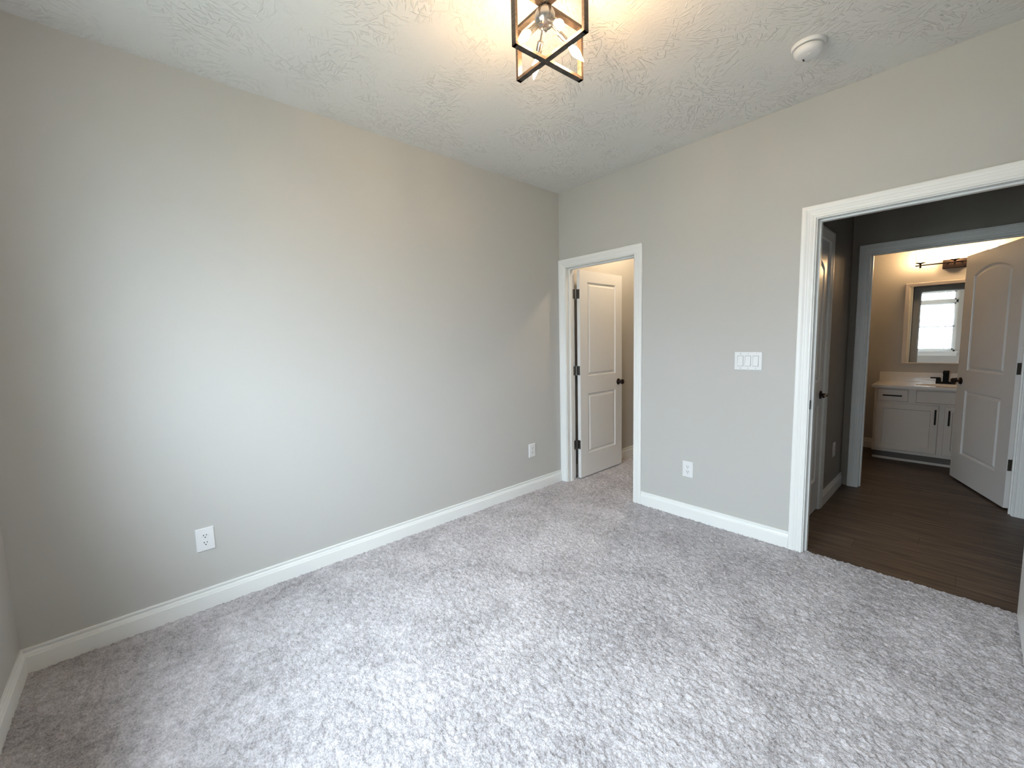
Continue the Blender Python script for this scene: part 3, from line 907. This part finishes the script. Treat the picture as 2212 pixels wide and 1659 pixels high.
vl = empty('vanity_light', (BB, CY, 2.078))
tag(vl, 'bronze three lamp bath light above the mirror, glowing', 'wall lamp')
lo_ = Vector(vl.location)
def lb(mb): mb.v = [tuple(Vector(p)-lo_) for p in mb.v]; return mb
lb(MB().box(BB-0.045, BB, CY-0.092, CY+0.092, 2.032, 2.122)).build('backplate', MAT['bronze'], vl, bevel=0.004)
LX = 3.335
lb(MB().tube((LX, CY-0.294, 2.081), (LX, CY+0.294, 2.081), 0.0065, n=14).tube((LX, CY-0.05, 2.081), (BB-0.04, CY-0.05, 2.081), 0.006, n=12)
   .tube((LX, CY+0.05, 2.081), (BB-0.04, CY+0.05, 2.081), 0.006, n=12)).build('crossbar', MAT['bronze'], vl, smooth=True)
for k in (-1, 0, 1):
    yk = CY + k*0.2545
    cup = lb(MB().lathe([(0.0, -0.028), (0.008, -0.028), (0.008, 0.010), (0.016, 0.018), (0.040, 0.024), (0.040, 0.029), (0.0, 0.029)], (LX, yk, 2.081), n=28)).build('lamp_cup', MAT['bronze'], vl, smooth=True)
    n = 36; prof = [(0.036, 2.111), (0.041, 2.128), (0.043, 2.172), (0.043, 2.217)]
    lb(MB().lathe([(0.0295, 2.111)] + [(r, z) for r, z in prof] + [(r-0.002, z) for r, z in reversed(prof)], (LX, yk, 0), n=n)).build('glass_shade', MAT['shade'], cup, smooth=True)
    lb(MB().lathe([(0.0, 0.0), (0.012, 0.0), (0.013, 0.018), (0.022, 0.035), (0.0285, 0.058), (0.0285, 0.078), (0.022, 0.098), (0.010, 0.112), (0.0, 0.116)], (LX, yk, 2.111), n=24)).build('bulb', MAT['bathbulb'], cup, smooth=True)['label'] = 'glowing warm bulb'

# ------------------------------------------------------------------ bedroom window (seen only in the bathroom mirror) and the yard
wi = empty('window_1', (-3.5, (WIN_Y0+WIN_Y1)/2, WIN_Z0))
tag(wi, 'white twin window with grilles reflected in the bathroom mirror', 'window', kind='structure')
wo_ = Vector(wi.location)
def wv_(mb): mb.v = [tuple(Vector(p)-wo_) for p in mb.v]; return mb
ym = (WIN_Y0+WIN_Y1)/2
fr = MB()
xa, xb_ = -3.585, -3.52
for a, b in ((WIN_Y0, WIN_Y0+0.035), (WIN_Y1-0.035, WIN_Y1), (ym-0.04, ym+0.04)):
    fr.box(xa, xb_, a, b, WIN_Z0, WIN_Z1)
fr.box(xa, xb_, WIN_Y0, WIN_Y1, WIN_Z1-0.035, WIN_Z1); fr.box(xa, xb_, WIN_Y0, WIN_Y1, WIN_Z0, WIN_Z0+0.035)
fr.box(xa, xb_, WIN_Y0, WIN_Y1, 2.005, 2.065)
wv_(fr).build('window_frame', MAT['vinyl'], wi)
for (a, b) in ((WIN_Y0+0.035, ym-0.04), (ym+0.04, WIN_Y1-0.035)):
    for (c, d, xs) in ((WIN_Z0+0.035, 1.50, -3.545), (1.47, 2.005, -3.57), (2.065, WIN_Z1-0.035, -3.555)):
        sm = MB()
        for q in ((a, a+0.03, c, d), (b-0.03, b, c, d), (a, b, c, c+0.03), (a, b, d-0.03, d)):
            sm.box(xs-0.012, xs+0.012, *q)
        if d > 1.6 or True:
            for yy in (a+0.14, b-0.14): sm.box(xs-0.004, xs+0.004, yy-0.006, yy+0.006, c, d)
            zz = d-0.13 if d > 1.6 else c+0.13
            if d-c > 0.4: sm.box(xs-0.004, xs+0.004, a, b, zz-0.006, zz+0.006)
        sash = wv_(sm).build('sash', MAT['vinyl'], wi)
        wv_(MB().box(xs-0.002, xs+0.002, a+0.02, b-0.02, c+0.02, d-0.02)).build('pane', MAT['pane'], sash)
wv_(MB().box(-3.52, -3.465, WIN_Y0-0.05, WIN_Y1+0.05, WIN_Z0-0.022, WIN_Z0).box(-3.5, -3.487, WIN_Y0-0.03, WIN_Y1+0.03, WIN_Z0-0.10, WIN_Z0-0.022)).build('window_sill', MAT['trim'], wi)

lawn = MB().box(-40, -3.7, -22, 20, -0.5, -0.45).build('lawn', MAT['lawn'])
tag(lawn, 'dull grass outside the window', 'grass', kind='stuff')
def tree(loc, seed, label, h):
    rnd = random.Random(seed)
    mb = MB()
    def grow(p, d, L, r, lev):
        q = p + d*L
        mb.tube(p, q, r, r*0.62, n=6 if lev > 1 else 8, cap=False)
        if lev >= 5: return
        for _ in range(3 if lev else 4):
            ax = Vector((rnd.uniform(-1, 1), rnd.uniform(-1, 1), rnd.uniform(-0.35, 0.9))).normalized()
            ax.z = max(ax.z, -0.1)
            grow(p + d*L*rnd.uniform(0.55, 1.0), (d*0.75 + ax*0.75).normalized(), L*rnd.uniform(0.58, 0.78), r*0.55, lev+1)
    grow(Vector((0, 0, -0.049)), Vector((0.02, 0.03, 1)).normalized(), h*0.33, h*0.018, 0)
    o = mb.build('bare_tree', MAT['bark'])
    o.location = loc
    return tag(o, label, 'tree', 'bare trees outside the window')
tree((-14.5, -3.0, -0.4), 3, 'leafless grey tree seen through the window in the mirror', 6.0)
tree((-17.5, 0.2, -0.4), 5, 'leafless grey tree seen through the window in the mirror', 6.6)
tree((-16.0, -6.4, -0.4), 9, 'leafless grey tree seen through the window in the mirror', 6.2)
